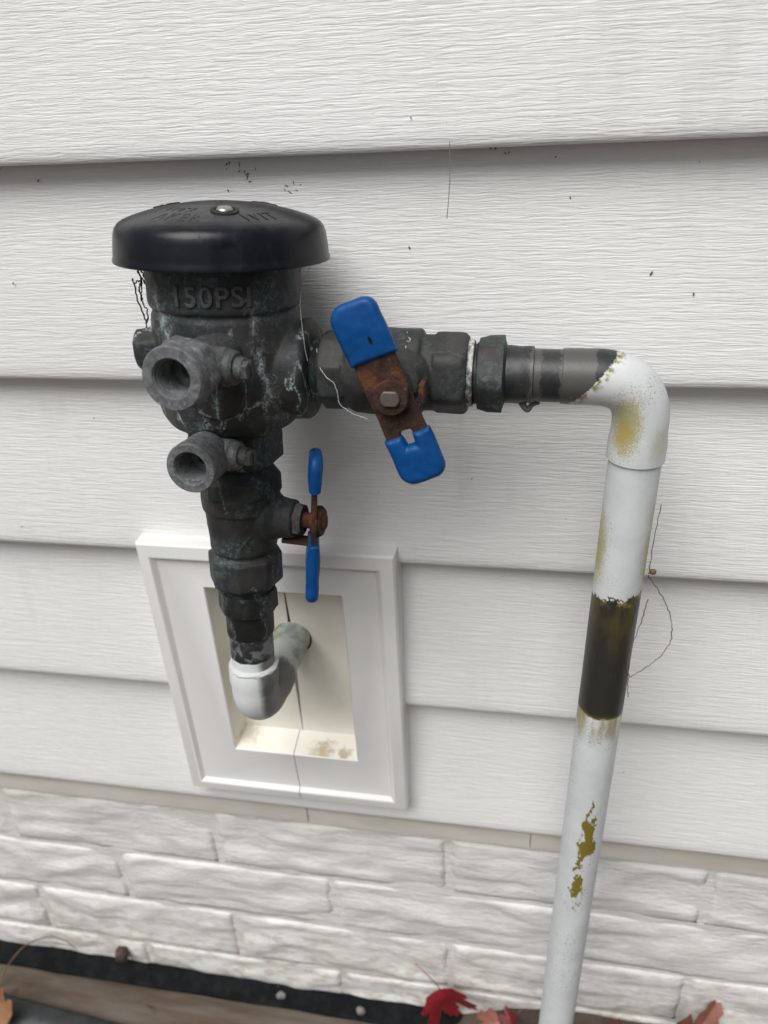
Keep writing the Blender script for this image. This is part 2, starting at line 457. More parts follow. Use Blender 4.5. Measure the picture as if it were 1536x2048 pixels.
def m_downpipe():
    """painted copper drop pipe; object space: elbow centre at the origin, pipe runs down -Z, run comes in along -X"""
    n = N('painted_copper_drop')
    g, fine, white, copper = paint_cols(n)
    x, y, z = n.sep()[0:3]
    e = n.mul(n.sub(n.noise(120, 4, .6, n.mp((1, 1, .55))), .5), .020)
    e2 = n.mul(n.sub(n.noise(260, 4, .65), .5), .010)
    fs = n.mul(n.sub(n.noise(1500, 2, .6), .5), 1.5)
    c = white
    sp = n.ss(n.noise(1400, 2, .5), .60, .67)
    c = n.mix(n.mul(sp, n.ss(n.noise(45, 2), .48, .66)), c, (.19, .20, .19))
    # ochre stain, sprayed on: elbow throat and edges of the upper pipe
    nz = n.mul(n.sub(n.noise(90, 3, .6), .5), .9)
    t1 = n.ss(n.blob((-.0075, -.011, -.0175), (.0085, .010, .0165), n.add(nz, fs)), 1.1, .45)
    t2 = n.ss(n.blob((.008, -.010, -.026), (.006, .008, .009), n.add(nz, fs)), 1.1, .3)
    t1b = n.ss(n.blob((-.008, -.011, -.021), (.0045, .007, .011), n.add(nz, n.mul(fs, .7))), 1.1, .3)
    t3 = n.ss(n.blob((-.0120, -.004, -.080), (.0060, .014, .026), n.add(nz, fs)), 1.1, .3)
    t4 = n.ss(n.blob((.0130, -.003, -.078), (.0072, .014, .038), n.add(nz, fs)), 1.1, .25)
    c = n.mix(n.mul(n.mx(n.mx(t1, n.mul(t2, .45)), n.mx(t3, t4)), .78), c, (.34, .295, .07))
    c = n.mix(n.mul(t1b, .60), c, (.42, .29, .04))
    # olive bare streak low on the pipe
    t5 = n.ss(n.blob((.0018, -.011, -.266), (.0042, .012, .024), n.mul(n.sub(n.noise(170, 4, .7, n.mp((1, 1, .5))), .5), 3.4)), .95, .82)
    t6 = n.ss(n.blob((-.0005, -.011, -.304), (.0040, .012, .018), n.mul(n.sub(n.noise(230, 4, .7, n.mp((1, 1, .6))), .5), 4.0)), .80, .68)
    c = n.mix(n.mx(t5, t6), c, (.20, .155, .022))
    # rust runs under the bare band
    under = n.mul(n.ss(n.add(z, e), -.198, -.180), n.ss(n.noise(150, 3, .6, n.mp((1, 1, .15))), .36, .56))
    under = n.mul(under, n.ss(z, -.171, -.1765, 0, 1))
    c = n.mix(n.mul(under, .75), c, (.27, .20, .055))
    # bare copper band: hard chipped upper edge, softer lower one
    top = n.ss(n.add(n.add(z, n.mul(e2, 1.5)), n.mul(x, -.22)), -.1030, -.1038)
    bot = n.ss(n.add(z, n.mul(e2, .4)), -.1775, -.1755)
    band = n.mul(top, bot)
    ol = n.ss(n.add(z, e), -.146, -.106)
    bc = n.mix(n.mul(n.mul(ol, .6), n.ss(n.noise(120, 3, .6, n.mp((1, 1, .3))), .36, .66)), (.028, .027, .023), (.115, .093, .018))
    bc = n.mix(n.mul(n.ss(n.noise(500, 4, .7, n.mp((1, 1, .2))), .60, .74), .4), bc, (.09, .09, .07))
    rim = n.mul(n.ss(n.add(z, e2), -.1085, -.1035), n.ss(n.noise(200, 3), .45, .62))
    bc = n.mix(rim, bc, (.24, .19, .06))
    rim2 = n.ss(n.add(z, n.mul(e2, .4)), -.173, -.1775)
    bc = n.mix(n.mul(rim2, .8), bc, (.16, .13, .015))
    c = n.mix(band, c, bc)
    # bare run: patina up to a slanted chipped paint edge near the elbow
    s = n.add(n.add(x, n.mul(z, -.84)), n.mul(e2, .55))
    bare = n.ss(s, -.0215, -.0222)
    edge = n.mul(n.ss(s, -.0165, -.0205), n.sub(1.0, bare))
    c = n.mix(n.mul(edge, n.ss(n.noise(420, 3), .40, .6)), c, (.24, .21, .04))
    jag = n.mul(n.sub(n.noise(300, 4, .6), .5), .006)
    xs = n.add(x, jag)
    greyA = n.mul(n.ss(xs, -.0356, -.0350), n.ss(xs, -.0205, -.0212))
    greyB = n.mul(n.ss(xs, -.0478, -.0472), n.ss(xs, -.0425, -.0431))
    gm = n.mx(greyA, n.mul(greyB, .8))
    cc = n.mix(gm, copper, (.085, .083, .077))
    whitebit = n.mul(n.ss(n.noise(330, 5, .7), .64, .68), n.ss(x, -.040, -.034))
    cc = n.mix(n.mul(whitebit, n.ss(z, -.002, -.006)), cc, (.5, .5, .47))
    c = n.mix(bare, c, cc)
    h = n.add(n.mul(fine, .35), n.mul(n.noise(280, 4, .65), .5))
    h = n.add(h, n.mul(n.sub(1.0, n.mx(band, bare)), 1.5))
    ro = n.add(.48, n.mul(n.mx(band, bare), -.06))
    return n.set(Base_Color=c, Roughness=ro, Normal=n.bump(h, .00042, .6)).m

def m_supply():
    """painted copper supply bend; object space = stack frame, elbow at the origin"""
    n = N('painted_copper_supply')
    g, fine, white, copper = paint_cols(n)
    x, y, z = n.sep()[0:3]
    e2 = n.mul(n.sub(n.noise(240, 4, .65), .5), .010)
    white = n.mix(n.ss(g, .3, .75), (.72, .745, .745), (.66, .685, .685))
    c = n.mix(n.mul(n.ss(n.noise(600, 4, .7), .64, .72), .35), white, (.30, .31, .30))
    side = n.ss(n.add(n.add(x, n.mul(e2, .25)), n.mul(y, .10)), .0040, .0082)  # elbow's right side darkened: mostly shade painted into the colour, soft edge
    side_shade = n.mix(n.ss(n.noise(75, 4, .6), .38, .66), (.110, .110, .100), (.165, .172, .160))
    back = n.ss(n.add(y, e2), .030, .036)
    grn2 = n.mix(n.ss(n.noise(60, 4, .6, n.mp(loc=(2, 2, 2))), .42, .66), (.50, .53, .49), (.20, .27, .235))
    grn2 = n.mix(n.mul(n.ss(n.blob((-.008, .060, .004), (.008, .010, .008), n.mul(n.sub(g, .5), 1.5)), 1.1, .4), .8), grn2, (.34, .31, .06))
    c = n.mix(side, c, side_shade)
    c = n.mix(back, c, grn2)
    bare = n.ss(n.add(z, n.mul(e2, .35)), .0365, .0372)
    pat = n.mix(n.ss(n.noise(130, 4, .65), .50, .58), copper, (.13, .155, .155))
    c = n.mix(bare, c, pat)
    h = n.add(n.mul(fine, .4), n.mul(n.noise(330, 4, .65), .5))
    h = n.add(h, n.mul(n.sub(1.0, bare), .8))
    return n.set(Base_Color=c, Roughness=.48, Normal=n.bump(h, .0004, .6)).m

def m_leaf(name, a, b, seed=0):
    n = N(name)
    g = n.noise(60, 4, .6, n.mp(loc=(seed, seed, 0)))
    y = n.sep()
    c = n.mix(n.ss(g, .35, .68), a, b)
    n.set(Base_Color=c, Roughness=.55, Normal=n.bump(n.noise(220, 3), .0006, .5))
    return n.m

MAT = dict(siding=m_siding(), block=m_block(), recess=m_recess(), starter=m_starter(), brick=m_brick(),
           body=bronze('patina_bronze', .5, 1.15, 1.0, dark=1.7, runs=[
               ((-.013, -.028, .205), (.0050, .03, .020), -.62, .75), ((-.019, -.026, .219), (.0045, .03, .012), -.3, .6), ((.007, -.032, .186), (.0028, .03, .022), .08, .8), ((.024, -.024, .190), (.0030, .03, .022), -.18, .75),
               ((.0205, -.026, .214), (.0022, .03, .016), .05, .5), ((-.004, -.032, .1695), (.009, .03, .0035), .1, .55), ((-.028, -.016, .217), (.004, .03, .012), .1, .4)]), dark=bronze('dark_bronze', .15, .55, .35, dark=.8),
           valve=bronze('grey_bronze', .45, .30, .10, dark=1.75), valve2=bronze('green_bronze', .35, .95, .3, dark=1.5),
           raised=bronze('worn_bronze', .3, .9, .2, chalk=.45), chalk=bronze('chalky_bronze', .3, .25, .25, chalk=.95), chalk2=bronze('dull_chalky_bronze', .6, .2, .15, chalk=.35),
           cap=m_cap(), screw=m_screw(), grip=m_grip(), rust=m_rust(), stem=m_stem(), tape=m_teflon(),
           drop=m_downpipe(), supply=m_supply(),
           hole=m_flat('hole_shadow_rubber', (.02, .02, .02), .8))

# ------------------------------------------------------------------ the setting: ground
EX = .1143                      # siding exposure
GZ = -.735
def ground():
    n = N('bare_soil')
    g = n.noise(14, 6, .7)
    n.set(Base_Color=n.mix(n.ss(g, .35, .7), (.045, .034, .025), (.11, .085, .062)), Roughness=.95,
          Normal=n.bump(n.noise(60, 6, .7), .01, .7))
    V, F = [], []
    xs = [-40, -10, -3, -1.5] + [-1 + .05*i for i in range(41)] + [1.5, 3, 10, 40]
    ys = [-60, -15, -5, -2, -1] + [-.6 + .04*i for i in range(16)] + [.3]
    for y in ys:
        for x in xs:
            a = .012 if abs(x) < 1.2 and -.7 < y < .1 else .0
            q = min(1, max(0, (x+.08)/.12)); V.append((x, y, GZ + (.045*q*q*(3-2*q) if -2 < x < 2 and y > -1 else 0) + a*(mnoise.noise(Vector((x*9, y*9, 2)))-.2)))
    k = len(xs)
    for j in range(len(ys)-1):
        for i in range(k-1): F.append((j*k+i, j*k+i+1, (j+1)*k+i+1, (j+1)*k+i))
    tag(obj('ground', (V, F), n.m), 'dark bare soil at the foot of the house', kind='structure')
ground()

# ------------------------------------------------------------------ house wall: clapboards one by one
XA, XB = -1.7, 1.5
BX0, BX1, BZT, BZB = -.236, -.084, -.226, -.422      # cut-out behind the mounting block
wall = thing('house_wall', 'white wood-grain vinyl clapboard wall above the painted brick base', 'wall',
             Matrix.Translation((0, 0, -4*EX)))
def board(k):
    zb = -k*EX
    prof = [(.0000, .0012), (-.0100, .0003), (-.0119, .0000), (-.0129, .0008), (-.0134, .0024), (-.0136, .0046), (-.0133, .0085)]
    top = EX + .010
    for i in range(1, 9):
        t = i/8; prof.append((-.0133 + .0160*t, .0085 + (top-.0085)*t))
    if zb < BZB < zb+EX:
        h = BZB-zb; prof.append((-.0133 + .0160*(h-.0085)/(top-.0085), h)); prof.sort(key=lambda p: (p[1] if p[0] != 0 else -1))
        prof = [(.0000, .0012)] + [p for p in sorted(prof[1:], key=lambda p: p[1])]
        prof = [prof[0]] + [(-.0100, .0003), (-.0119, .0)] + [p for p in prof[1:] if p[1] > .0005]
    xs = [XA + (XB-XA)*i/110 for i in range(111)]
    for c in (BX0, BX1):
        xs = [x for x in xs if abs(x-c) > .004] + [c]
    xs.sort()
    V, F = [], []
    for x in xs:
        sag = .0007*mnoise.noise(Vector((x*3.1, k*5.3, 0)))
        bow = .0008*mnoise.noise(Vector((x*4.3, k*2.7, 9)))
        for (y, z) in prof:
            V.append((x, y + bow*(1 if z > .02 else .4), zb + z + sag))
    m = len(prof)
    for i in range(len(xs)-1):
        for j in range(m-1):
            zc = zb + .5*(prof[j][1]+prof[j+1][1])
            if BX0-1e-4 < .5*(xs[i]+xs[i+1]) < BX1+1e-4 and BZB < zc < BZT+.003: continue
            F.append((i*m+j, (i+1)*m+j, (i+1)*m+j+1, i*m+j+1))
    o = obj('siding_board', (V, F), MAT['siding'], sharp=50)
    o.parent = wall; o.matrix_parent_inverse = wall.matrix_world.inverted()
for k in range(4, -9, -1): board(k)
def under(o, p):
    o.parent = p; o.matrix_parent_inverse = p.matrix_world.inverted(); return o
bpy.context.view_layer.update()
for a, b in ((XA, -.1605), (-.1598, .0095), (.0102, XB)):
    g = [(a, -.0065, -.4800), (b, -.0065, -.4800), (b, -.0090, -.4775), (a, -.0090, -.4775), (a, -.0085, -.4560), (b, -.0085, -.4560), (a, .006, -.4800), (b, .006, -.4800)]
    o = obj('starter_strip', ([Vector(v) for v in g], [(0, 1, 2, 3), (3, 2, 5, 4), (6, 7, 1, 0)]), MAT['starter'])
    under(o, wall)
sh = obj('sheathing', box(XA, XB, .006, .02, -.47, 9*EX), m_flat('sheathing_board', (.3, .26, .2)))
under(sh, wall)
# the boards around the block opening are cut away: the sheathing shows nowhere because the block's own back covers it

# ------------------------------------------------------------------ foundation: painted brick
fnd = thing('foundation_wall', 'white-painted rough brick foundation below the siding', 'wall', Matrix.Translation((0, .01, -.76)))
COURSES = [(-.4905, .0), (-.5565, 0.0), (-.6215, .095), (-.6880, .005), (-.7545, .1)]
def brick(x0, x1, z0, z1, sd):
    nx, nz = 40, 16
    V, F = [], []
    for j in range(nz+1):
        for i in range(nx+1):
            u, v = i/nx, j/nz
            x, z = x0+(x1-x0)*u, z0+(z1-z0)*v
            ed = min(u*(x1-x0), (1-u)*(x1-x0), v*(z1-z0), (1-v)*(z1-z0))
            rnd = .0008*(1-min(1, ed/.0045))**2
            p = Vector((x*13+sd, sd*3, z*48+x*9*mnoise.noise(Vector((x*6, sd, 1)))))
            rough = .0030*mnoise.noise(p) + .0014*mnoise.noise(p*2.3) + .0018*mnoise.noise(Vector((x*40, sd, z*40)))
            V.append((x + .0008*mnoise.noise(p*1.3)*(1 if 0 < i < nx else 2.4), -.0012 + rnd - (rough+.0006)*(.35+.65*min(1, ed/.006)), z + .0012*mnoise.noise(Vector((x*25, sd, 0)))))
    for j in range(nz):
        for i in range(nx):
            a = j*(nx+1)+i; F.append((a, a+1, a+nx+2, a+nx+1))
    # returns into the joint
    n0 = len(V); rim = [i for i in range(nx+1)] + [j*(nx+1)+nx for j in range(1, nx and nz+1)] + [nz*(nx+1)+i for i in range(nx-1, -1, -1)] + [j*(nx+1) for j in range(nz-1, 0, -1)]
    for r in rim: V.append((V[r][0], .012, V[r][2]))
    for i in range(len(rim)):
        j = (i+1) % len(rim); F.append((rim[i], n0+i, n0+j, rim[j]))
    o = obj('brick', ([Vector(v) for v in V], F), MAT['brick'], sharp=None)
    under(o, fnd)
bpy.context.view_layer.update()
def courses():
    tops = [-.4905, -.5565, -.6225, -.6885]; H = .0615
    for c, zt in enumerate(tops):
        off = -.246 if c % 2 == 0 else -.150
        for i in range(-6, 8):
            x0 = off + i*.194 + .003; x1 = x0 + .194 - .006
            if x1 < -1.3 or x0 > 1.1: continue
            brick(x0, x1, zt-H, zt, c*17.3+i*3.1)
    for i in range(-6, 8):                       # top course tucked under the starter strip
        x0 = -.150 + i*.194 + .003
        brick(x0, x0+.188, -.4865, -.4580, 90+i*2.7)
courses()
mo = obj('mortar', box(-1.35, 1.15, -.0006, .03, -.76, -.455), MAT['brick'])
under(mo, fnd)

# ------------------------------------------------------------------ strips along the foot of the wall
def strip(name, path, prof, mat, wob=.0, sd=0.0, nx=150):
    V, F = [], []
    m = len(prof)
    for i in range(nx+1):
        t = i/nx; x = path[0][0] + (path[1][0]-path[0][0])*t
        y0 = path[0][1] + (path[1][1]-path[0][1])*t; z0 = path[0][2] + (path[1][2]-path[0][2])*t
        for k, (y, z) in enumerate(prof):
            p = Vector((x*22, k*1.7+sd, sd))
            V.append((x, y0 + y + wob*mnoise.noise(p), z0 + z + wob*mnoise.noise(p+Vector((0, 9, 4)))))
    for i in range(nx):
        for k in range(m):
            j = (k+1) % m; F.append((i*m+k, i*m+j, (i+1)*m+j, (i+1)*m+k))
    F.append(tuple(range(m))); F.append(tuple(nx*m+k for k in range(m)))
    return obj(name, ([Vector(v) for v in V], F), mat, sharp=40)
def arcprof(w, h, k=7, inset=.0):
    return [(-w/2 - w/2*math.cos(pi*i/k), h*math.sin(pi*i/k)) for i in range(k+1)]
n = N('black_tar_felt'); g = n.noise(70, 5, .7)
c = n.mix(n.ss(g, .4, .7), (.006, .007, .0075), (.014, .015, .016)); c = n.mix(n.ss(n.noise(160, 5, .7), .66, .74), c, (.11, .085, .06))
n.set(Base_Color=c, Roughness=.95, Specular_IOR_Level=.15, Normal=n.bump(g, .003, .7))
o = strip('drainage_felt', ((-1.2, .004, -.721), (.20, .004, -.7245)), [(0, -.02), (0, .0), (-.006, .0028), (-.014, .001), (-.0235, -.004), (-.0235, -.02)], n.m, .0016, 3)
tag(o, 'black felt strip packed along the foot of the brick', 'felt strip')
n = N('weathered_timber'); g = n.noise(20, 5, .65, n.mp((.25, 1.6, 1)))
c = n.mix(n.ss(g, .32, .70), (.155, .130, .108), (.070, .047, .031)); c = n.mix(n.ss(n.noise(75, 5, .7, n.mp((.5, 1, 1))), .58, .72), c, (.04, .027, .019))
n.set(Base_Color=c, Roughness=.9, Normal=n.bump(n.noise(120, 5, .7, n.mp((.2, 1, 1))), .002, .7))
o = strip('landscape_timber', ((-1.2, -.020, -.728), (.20, -.020, -.728)), [(0, -.02), (0, -.001), (-.004, .0012), (-.022, .0012), (-.040, -.004), (-.040, -.02)], n.m, .0012, 8)
tag(o, 'weathered tan edging board running beside the black felt strip', 'edging board')
n = N('black_plastic_edging'); g = n.noise(50, 4, .6)
n.set(Base_Color=n.mix(n.ss(g, .3, .7), (.016, .019, .022), (.030, .033, .036)), Roughness=.45, Normal=n.bump(n.noise(300, 3), .0006, .5))
o = strip('garden_edging', ((-1.0, -.0146, -.724), (.0, -.0838, -.724)), [(0, -.02), (.0, .004), (-.003, .0085), (-.009, .0105), (-.017, .0100), (-.024, .0070), (-.030, -.002), (-.030, -.02)], n.m, .0005, 12)
tag(o, 'slate-black plastic garden edging in the lower left corner', 'garden edging')

# ------------------------------------------------------------------ mounting block with a recessed pocket
blk = thing('mounting_block', 'beige-white vinyl mounting block framing a recessed pocket in the siding', 'mounting block', Matrix.Translation((-.16, -.01, -.4325)))
bpy.context.view_layer.update()
OUT = (-.2420, -.0778, -.4328, -.2165); OPEN = (-.2005, -.1105, -.3857, -.2450); BACK = (-.1970, -.1165, -.3800, -.2485)
def shr(r, d): return (r[0]+d, r[1]-d, r[2]+d, r[3]-d)
RINGS = [(OUT, .0), (OUT, -.0235), (shr(OUT, .0012), -.0250), (shr(OUT, .0085), -.0266), (shr(OUT, .0095), -.0263), (shr(OUT, .0120), -.0238), (shr(OUT, .0135), -.0236),
         (shr(OPEN, -.0012), -.0266), (OPEN, -.0269), (shr(OPEN, .0006), -.0262), (BACK, -.0080)]
SPLIT = -.1570
def half(sign):
    V, F = [], []
    g = .00022
    for (r, y) in RINGS:
        x = r[0] if sign < 0 else r[1]; c = SPLIT + sign*g
        V += [(c, y, r[3]), (x, y, r[3]), (x, y, r[2]), (c, y, r[2])]
    for k in range(len(RINGS)-1):
        for i in range(3): F.append((k*4+i, k*4+i+1, k*4+4+i+1, k*4+4+i))
    return [Vector(v) for v in V], F
def panel(sign):
    """back of the pocket, half a panel with the half-round pipe hole"""
    g = .00022; c = SPLIT + .0022 + sign*g; y = -.0080; hx, hz, hr = -.1530, -.2960, .0131
    b = BACK; x = b[0] if sign < 0 else b[1]
    arc = []
    for i in range(25):
        t = pi*i/24
        px, pz = hx + sign*hr*math.sin(t), hz + hr*math.cos(t)
        if sign*(px-c) < 0: px = c
        arc.append((px, pz))
    pts = [(c, b[3]), *arc, (c, b[2]), (x, b[2]), (x, b[3])]
    V = [Vector((p[0], y, p[1])) for p in pts] + [Vector((p[0], y+.003, p[1])) for p in pts]
    k = len(pts); F = [tuple(range(k))] + [(i, (i+1) % k, k+(i+1) % k, k+i) for i in range(k)]
    bm = bmesh.new(); vs_ = [bm.verts.new(v) for v in V]
    for f in F: bm.faces.new([vs_[i] for i in f])
    bmesh.ops.triangulate(bm, faces=[f for f in bm.faces if len(f.verts) > 4])
    me = bpy.data.meshes.new('back_panel'); bm.to_mesh(me); bm.free()
    return finish(me, 30)
for s in (-1, 1):
    V, F = half(s)
    nf = len(RINGS)-2
    ro = obj('frame', (V, F[:nf*3]), MAT['block'], sharp=25); under(ro, blk)
    po = obj('pocket', (V, F[nf*3:]), MAT['recess'], sharp=25); under(po, blk)
    under(obj('back_panel', panel(s), MAT['recess']), blk)
bkx = obj('backer', box(SPLIT-.004, SPLIT+.008, -.0046, -.002, -.39, -.312), MAT['recess']); under(bkx, blk)
lb = obj('hole_lining', lathe([(0, .0131), (.0, .0136), (.03, .0136), (.03, .001)], 40, cap0=False), MAT['hole'])
lb.matrix_world = frame((-.1530, -.0075, -.2960), (0, 1, 0)); bpy.context.view_layer.update(); under(lb, blk)

# ------------------------------------------------------------------ frames of the plumbing
PS = 1.07                                        # plumbing enlarged about the camera, which sets it nearer the wall
SC = Matrix.Scale(PS, 4)
S0 = Vector((-0.1525, -0.0832, -0.289)); SZ = Vector((.0384, .0984, .9944))
MS = frame(S0, SZ) @ SC                              # stack: Z up the stack, X to the right, Y to the wall
RO = Vector((-0.1029, -0.062, -0.0884)); RX = Vector((.9998, 0, -.019))
MR = frame(RO, RX, Vector((0, -1, 0))) @ SC          # run: Z along the run; X towards the viewer
mm = .001
def local(M, P): return M.inverted() @ Vector(P)

# --- vacuum breaker
vb = thing('vacuum_breaker', 'green-black bronze pressure vacuum breaker with wide black plastic cap', 'valve', MS)
def axis_lathe(o, d, rings, n=40, x=Vector((0, 0, 1)), a0=0.0): return xf(frame(o, d, x), lathe(rings, n, a0=a0))
out_dir = (MS.inverted().to_3x3() @ RX).normalized(); out_at = local(MS, RO)
body_parts = [
    lathe([(161*mm, 12*mm), (161*mm, 18.5*mm), (163*mm, 23*mm), (166.3*mm, 28.6*mm), (171*mm, 31.6*mm), (179*mm, 33.0*mm), (200*mm, 32.7*mm), (214.5*mm, 32.0*mm), (216*mm, 31.0*mm), (217.4*mm, 31.0*mm),
           (218.0*mm, 32.4*mm), (219.4*mm, 32.8*mm), (231*mm, 32.8*mm), (240*mm, 32.8*mm), (240*mm, 20*mm)], 96),
    xf(frame(out_at - out_dir*.040, out_dir), lathe([(0, .02), (.012, .0222), (.0375, .0220), (.0395, .0203), (.0400, .0145), (.0400, .01)], 64)),
    axis_lathe((0, -.004, .2010), (-1, -.34, -.06), [(0, .0095), (.030, .0098, .0086, 6), (.0368, .0094, .0082, 6), (.0384, .0070), (.0384, .002)], 40),
    axis_lathe((.005, .0, .1890), (.0, -1, 0), [(0, .0150), (.028, .0150), (.0345, .0130), (.036, .008)], 40),       # pad behind the upper cock
    lathe([(144.5*mm, 8*mm), (144.5*mm, 17*mm), (147*mm, 21.6*mm, 19.6*mm, 6), (158*mm, 21.6*mm, 19.6*mm, 6), (165*mm, 20.5*mm, 19.6*mm, 6), (169*mm, 18*mm)], 96, a0=.35),
    axis_lathe((-.002, .0, .1585), (-.10, -1, 0), [(0, .0112), (.0215, .0114), (.0245, .0098), (.025, .004)], 36),        # pad behind the lower cock
]
b_ = obj('body', cast(body_parts, .00068, 4, .00030, 2.0), MAT['body'], vb)
obj('outlet_nipple', xf(frame(out_at - out_dir*.003, out_dir), thread(0, .010, .0133)), MAT['body'], vb)
obj('inlet_nipple', thread(.136, .148, .0145), MAT['dark'], vb)
AZ = math.atan2(-.328, .135)                     # from the stack towards where one stands
def on_cyl(r, z0, az):
    def fn(c):
        t = az + c.x/r; q = r + c.z
        return Vector((q*math.cos(t), q*math.sin(t), z0 + c.y))
    return fn
obj('raised_lettering', text_mesh('150PSI', .0112, .0008, on_cyl(.0328, .2250, AZ - math.radians(12)), .00022, 1.10), MAT['raised'], vb)
# direction arrow cast on the left boss
bd = Vector((-1, -.34, -.10)).normalized()
arr = text_mesh('<', .011, .0006, lambda c: frame(Vector((0, -.004, .2010)) + bd*.0300 + Vector((.3, -1, .1)).normalized()*.0099, (.3, -1, .12), (-1, -.34, -.1)) @ Vector((c.x, -c.y, c.z)), .0002)
obj('cast_arrow', arr, MAT['body'], vb)
# cap
cap_prof = [(257*mm, 42*mm), (254*mm, 46.2*mm), (252.6*mm, 46.6*mm), (252.2*mm, 47.1*mm), (252.4*mm, 47.8*mm), (253.4*mm, 47.9*mm), (254.6*mm, 47.4*mm), (259*mm, 46.9*mm), (263*mm, 46.3*mm), (265.4*mm, 45.5*mm), (267.2*mm, 44.0*mm), (268.5*mm, 41.8*mm),
            (269.9*mm, 38*mm), (271.6*mm, 32*mm), (273.3*mm, 24*mm), (274.6*mm, 15*mm), (275.2*mm, 7*mm), (275.3*mm, .5*mm)]
cap_prof = [(a-.0161, b*.944) for a, b in cap_prof]
def dome(r):
    pr = [(q[1], q[0]) for q in cap_prof[8:]]
    for (r1, z1), (r0, z0) in zip(pr, pr[1:]):
        if r0 <= r <= r1: return z0 + (z1-z0)*(r-r0)/(r1-r0)
    return .2592
def capfn(th, z, rr):
    return .00035*math.sin(3*th+1)*min(1, rr/.045) - (.0006 if abs(((th-AZ+pi) % (2*pi))-pi) < .055 and z < .246 and z > .2355 else 0)
cap = obj('cap', lathe(dens(cap_prof, .0012), 128, capfn), MAT['cap'], vb, sharp=60)
def on_dome(r, az, wx=1.0):
    def fn(c):
        rr = r - c.y; t = az + c.x*wx/r
        return Vector((rr*math.cos(t), rr*math.sin(t), dome(rr) + c.z - .0001))
    return fn
def capword(s, r, size, az, sp=1.0, wx=.9):
    return obj('cap_lettering', text_mesh(s, size, .00020, on_dome(r, az, wx), .00008, sp, -.00016), MAT['cap'], cap)
capword('AKER', .0325, .0105, AZ - math.radians(31), 1.15, .72)
capword('WIT', .0325, .0105, AZ + math.radians(27), 1.15, .72)
capword('110°F', .0235, .0062, AZ - math.radians(40), 1.1)
scr = lathe([(-.002, .0024), (-.0004, .0025), (-.0004, .0036), (.0006, .0036), (.0013, .0031), (.0016, .0020), (.0017, .0004)], 28)
for k in range(3):
    a = AZ + .07 + k*2*pi/3; r = .0238
    slope = math.atan2(dome(r-.003)-dome(r+.003), .006)
    Mx = Matrix.Translation((r*math.cos(a), r*math.sin(a), dome(r))) @ Matrix.Rotation(a, 4, 'Z') @ Matrix.Rotation(slope, 4, 'Y')
    obj('screw_recess', xf(Mx, lathe([(-.001, .0058), (.0003, .0056), (.0003, .0040), (-.001, .0038)], 32, cap0=False, cap1=False)), MAT['hole'], cap)
    obj('screw', xf(Mx @ Matrix.Translation((0, 0, 0 if k == 0 else -.0006)) @ Matrix.Scale(.88, 4), scr), MAT['screw'], cap)
# test cocks
def test_cock(M, R_, hole, length, kind):
    """M: Z out of the body; barrel with a crisp nozzle (hex flange behind a round lip) and a threaded bore"""
    if kind == 'hex':
        rg = [(0, .0082), (.010, .0084), (.011, .0094), (length-.0150, .0094), (length-.0146, .0080)]
        nz = [(length-.0150, .0085), (length-.0150, R_*.95), (length-.0140, R_*1.07, R_*.955, 6), (length-.0072, R_*1.07, R_*.955, 6), (length-.0062, R_*.94), (length-.0056, R_*.985), (length-.0010, R_*.985), (length, R_*.94)]
    else:
        rg = [(0, .0090), (.004, .0092), (length-.0180, .0092), (length-.0176, .0080)]
        nz = [(length-.0180, .0085), (length-.0180, R_*.95), (length-.0172, R_*.99), (length-.0064, R_), (length-.0060, R_*.97), (length-.0056, R_*1.03), (length-.0010, R_*1.03), (length, R_*.98)]
    nz += [(length, hole*1.14), (length-.0009, hole*1.04), (length-.0022, hole)]
    k = 26
    for i in range(k): nz.append((length-.0022-.011*i/k, hole*(.955 + .045*(i % 3)/2)))
    nz += [(length-.0142, hole*.93), (length-.0142, hole*.5), (length-.0195, hole*.5), (length-.0195, .0003)]
    c = obj('test_cock', xf(M, lathe(rg, 64)), MAT['chalk2'], vb, sharp=28)
    obj('nozzle', xf(M, lathe(nz, 96, cap0=False, a0=.3)), MAT['chalk'], c, sharp=24)
    return c
def cock_side(c, M, ln, r, mat):
    blkp = lathe([(0, r*.9), (.003, r*1.18, r, 8), (ln-.004, r*1.18, r, 8), (ln-.0032, r*.93), (ln-.001, r*.9), (ln, r*.8)], 48)
    o = obj('cock_plug', xf(M, blkp), mat, c, sharp=28)
    s = join(xf(M, lathe([(ln-.001, r*.62), (ln+.0032, r*.60), (ln+.0036, r*.52)], 32)))
    obj('slotted_stem', s, MAT['chalk2'], c, sharp=28)
    # the slot: two cheeks standing proud
    for sgn in (-1, 1):
        V = [(sgn*r*.12, -r*.5, ln+.0032), (sgn*r*.55, -r*.3, ln+.0032), (sgn*r*.55, r*.3, ln+.0032), (sgn*r*.12, r*.5, ln+.0032)]
        V += [(a, b, ln+.0056) for a, b, _ in V]
        F = [(0, 1, 2, 3), (4, 7, 6, 5)] + [(i, (i+1) % 4, 4+(i+1) % 4, 4+i) for i in range(4)]
        obj('stem_cheek', xf(M, ([Vector(v) for v in V], F)), MAT['chalk2'], c)
Mi = MS.inverted()
d1 = Vector((-.08, -1, .09)); f1 = Vector((-0.1393, -0.1375, -0.066)); L1 = .042
M1 = Mi @ frame(f1 - d1.normalized()*L1*PS, d1, Vector((0, 0, 1))) @ SC
c1 = test_cock(M1, .0124, .0069, L1, 'hex')
M1s = Mi @ frame(f1 - d1.normalized()*.0215*PS, (1, -.12, -.04), Vector((0, 1, 0))) @ SC
cock_side(c1, M1s, .0165, .0074, MAT['chalk2'])
d2 = Vector((-.05, -1, .09)); f2 = Vector((-0.1485, -0.1177, -0.1151)); L2 = .031
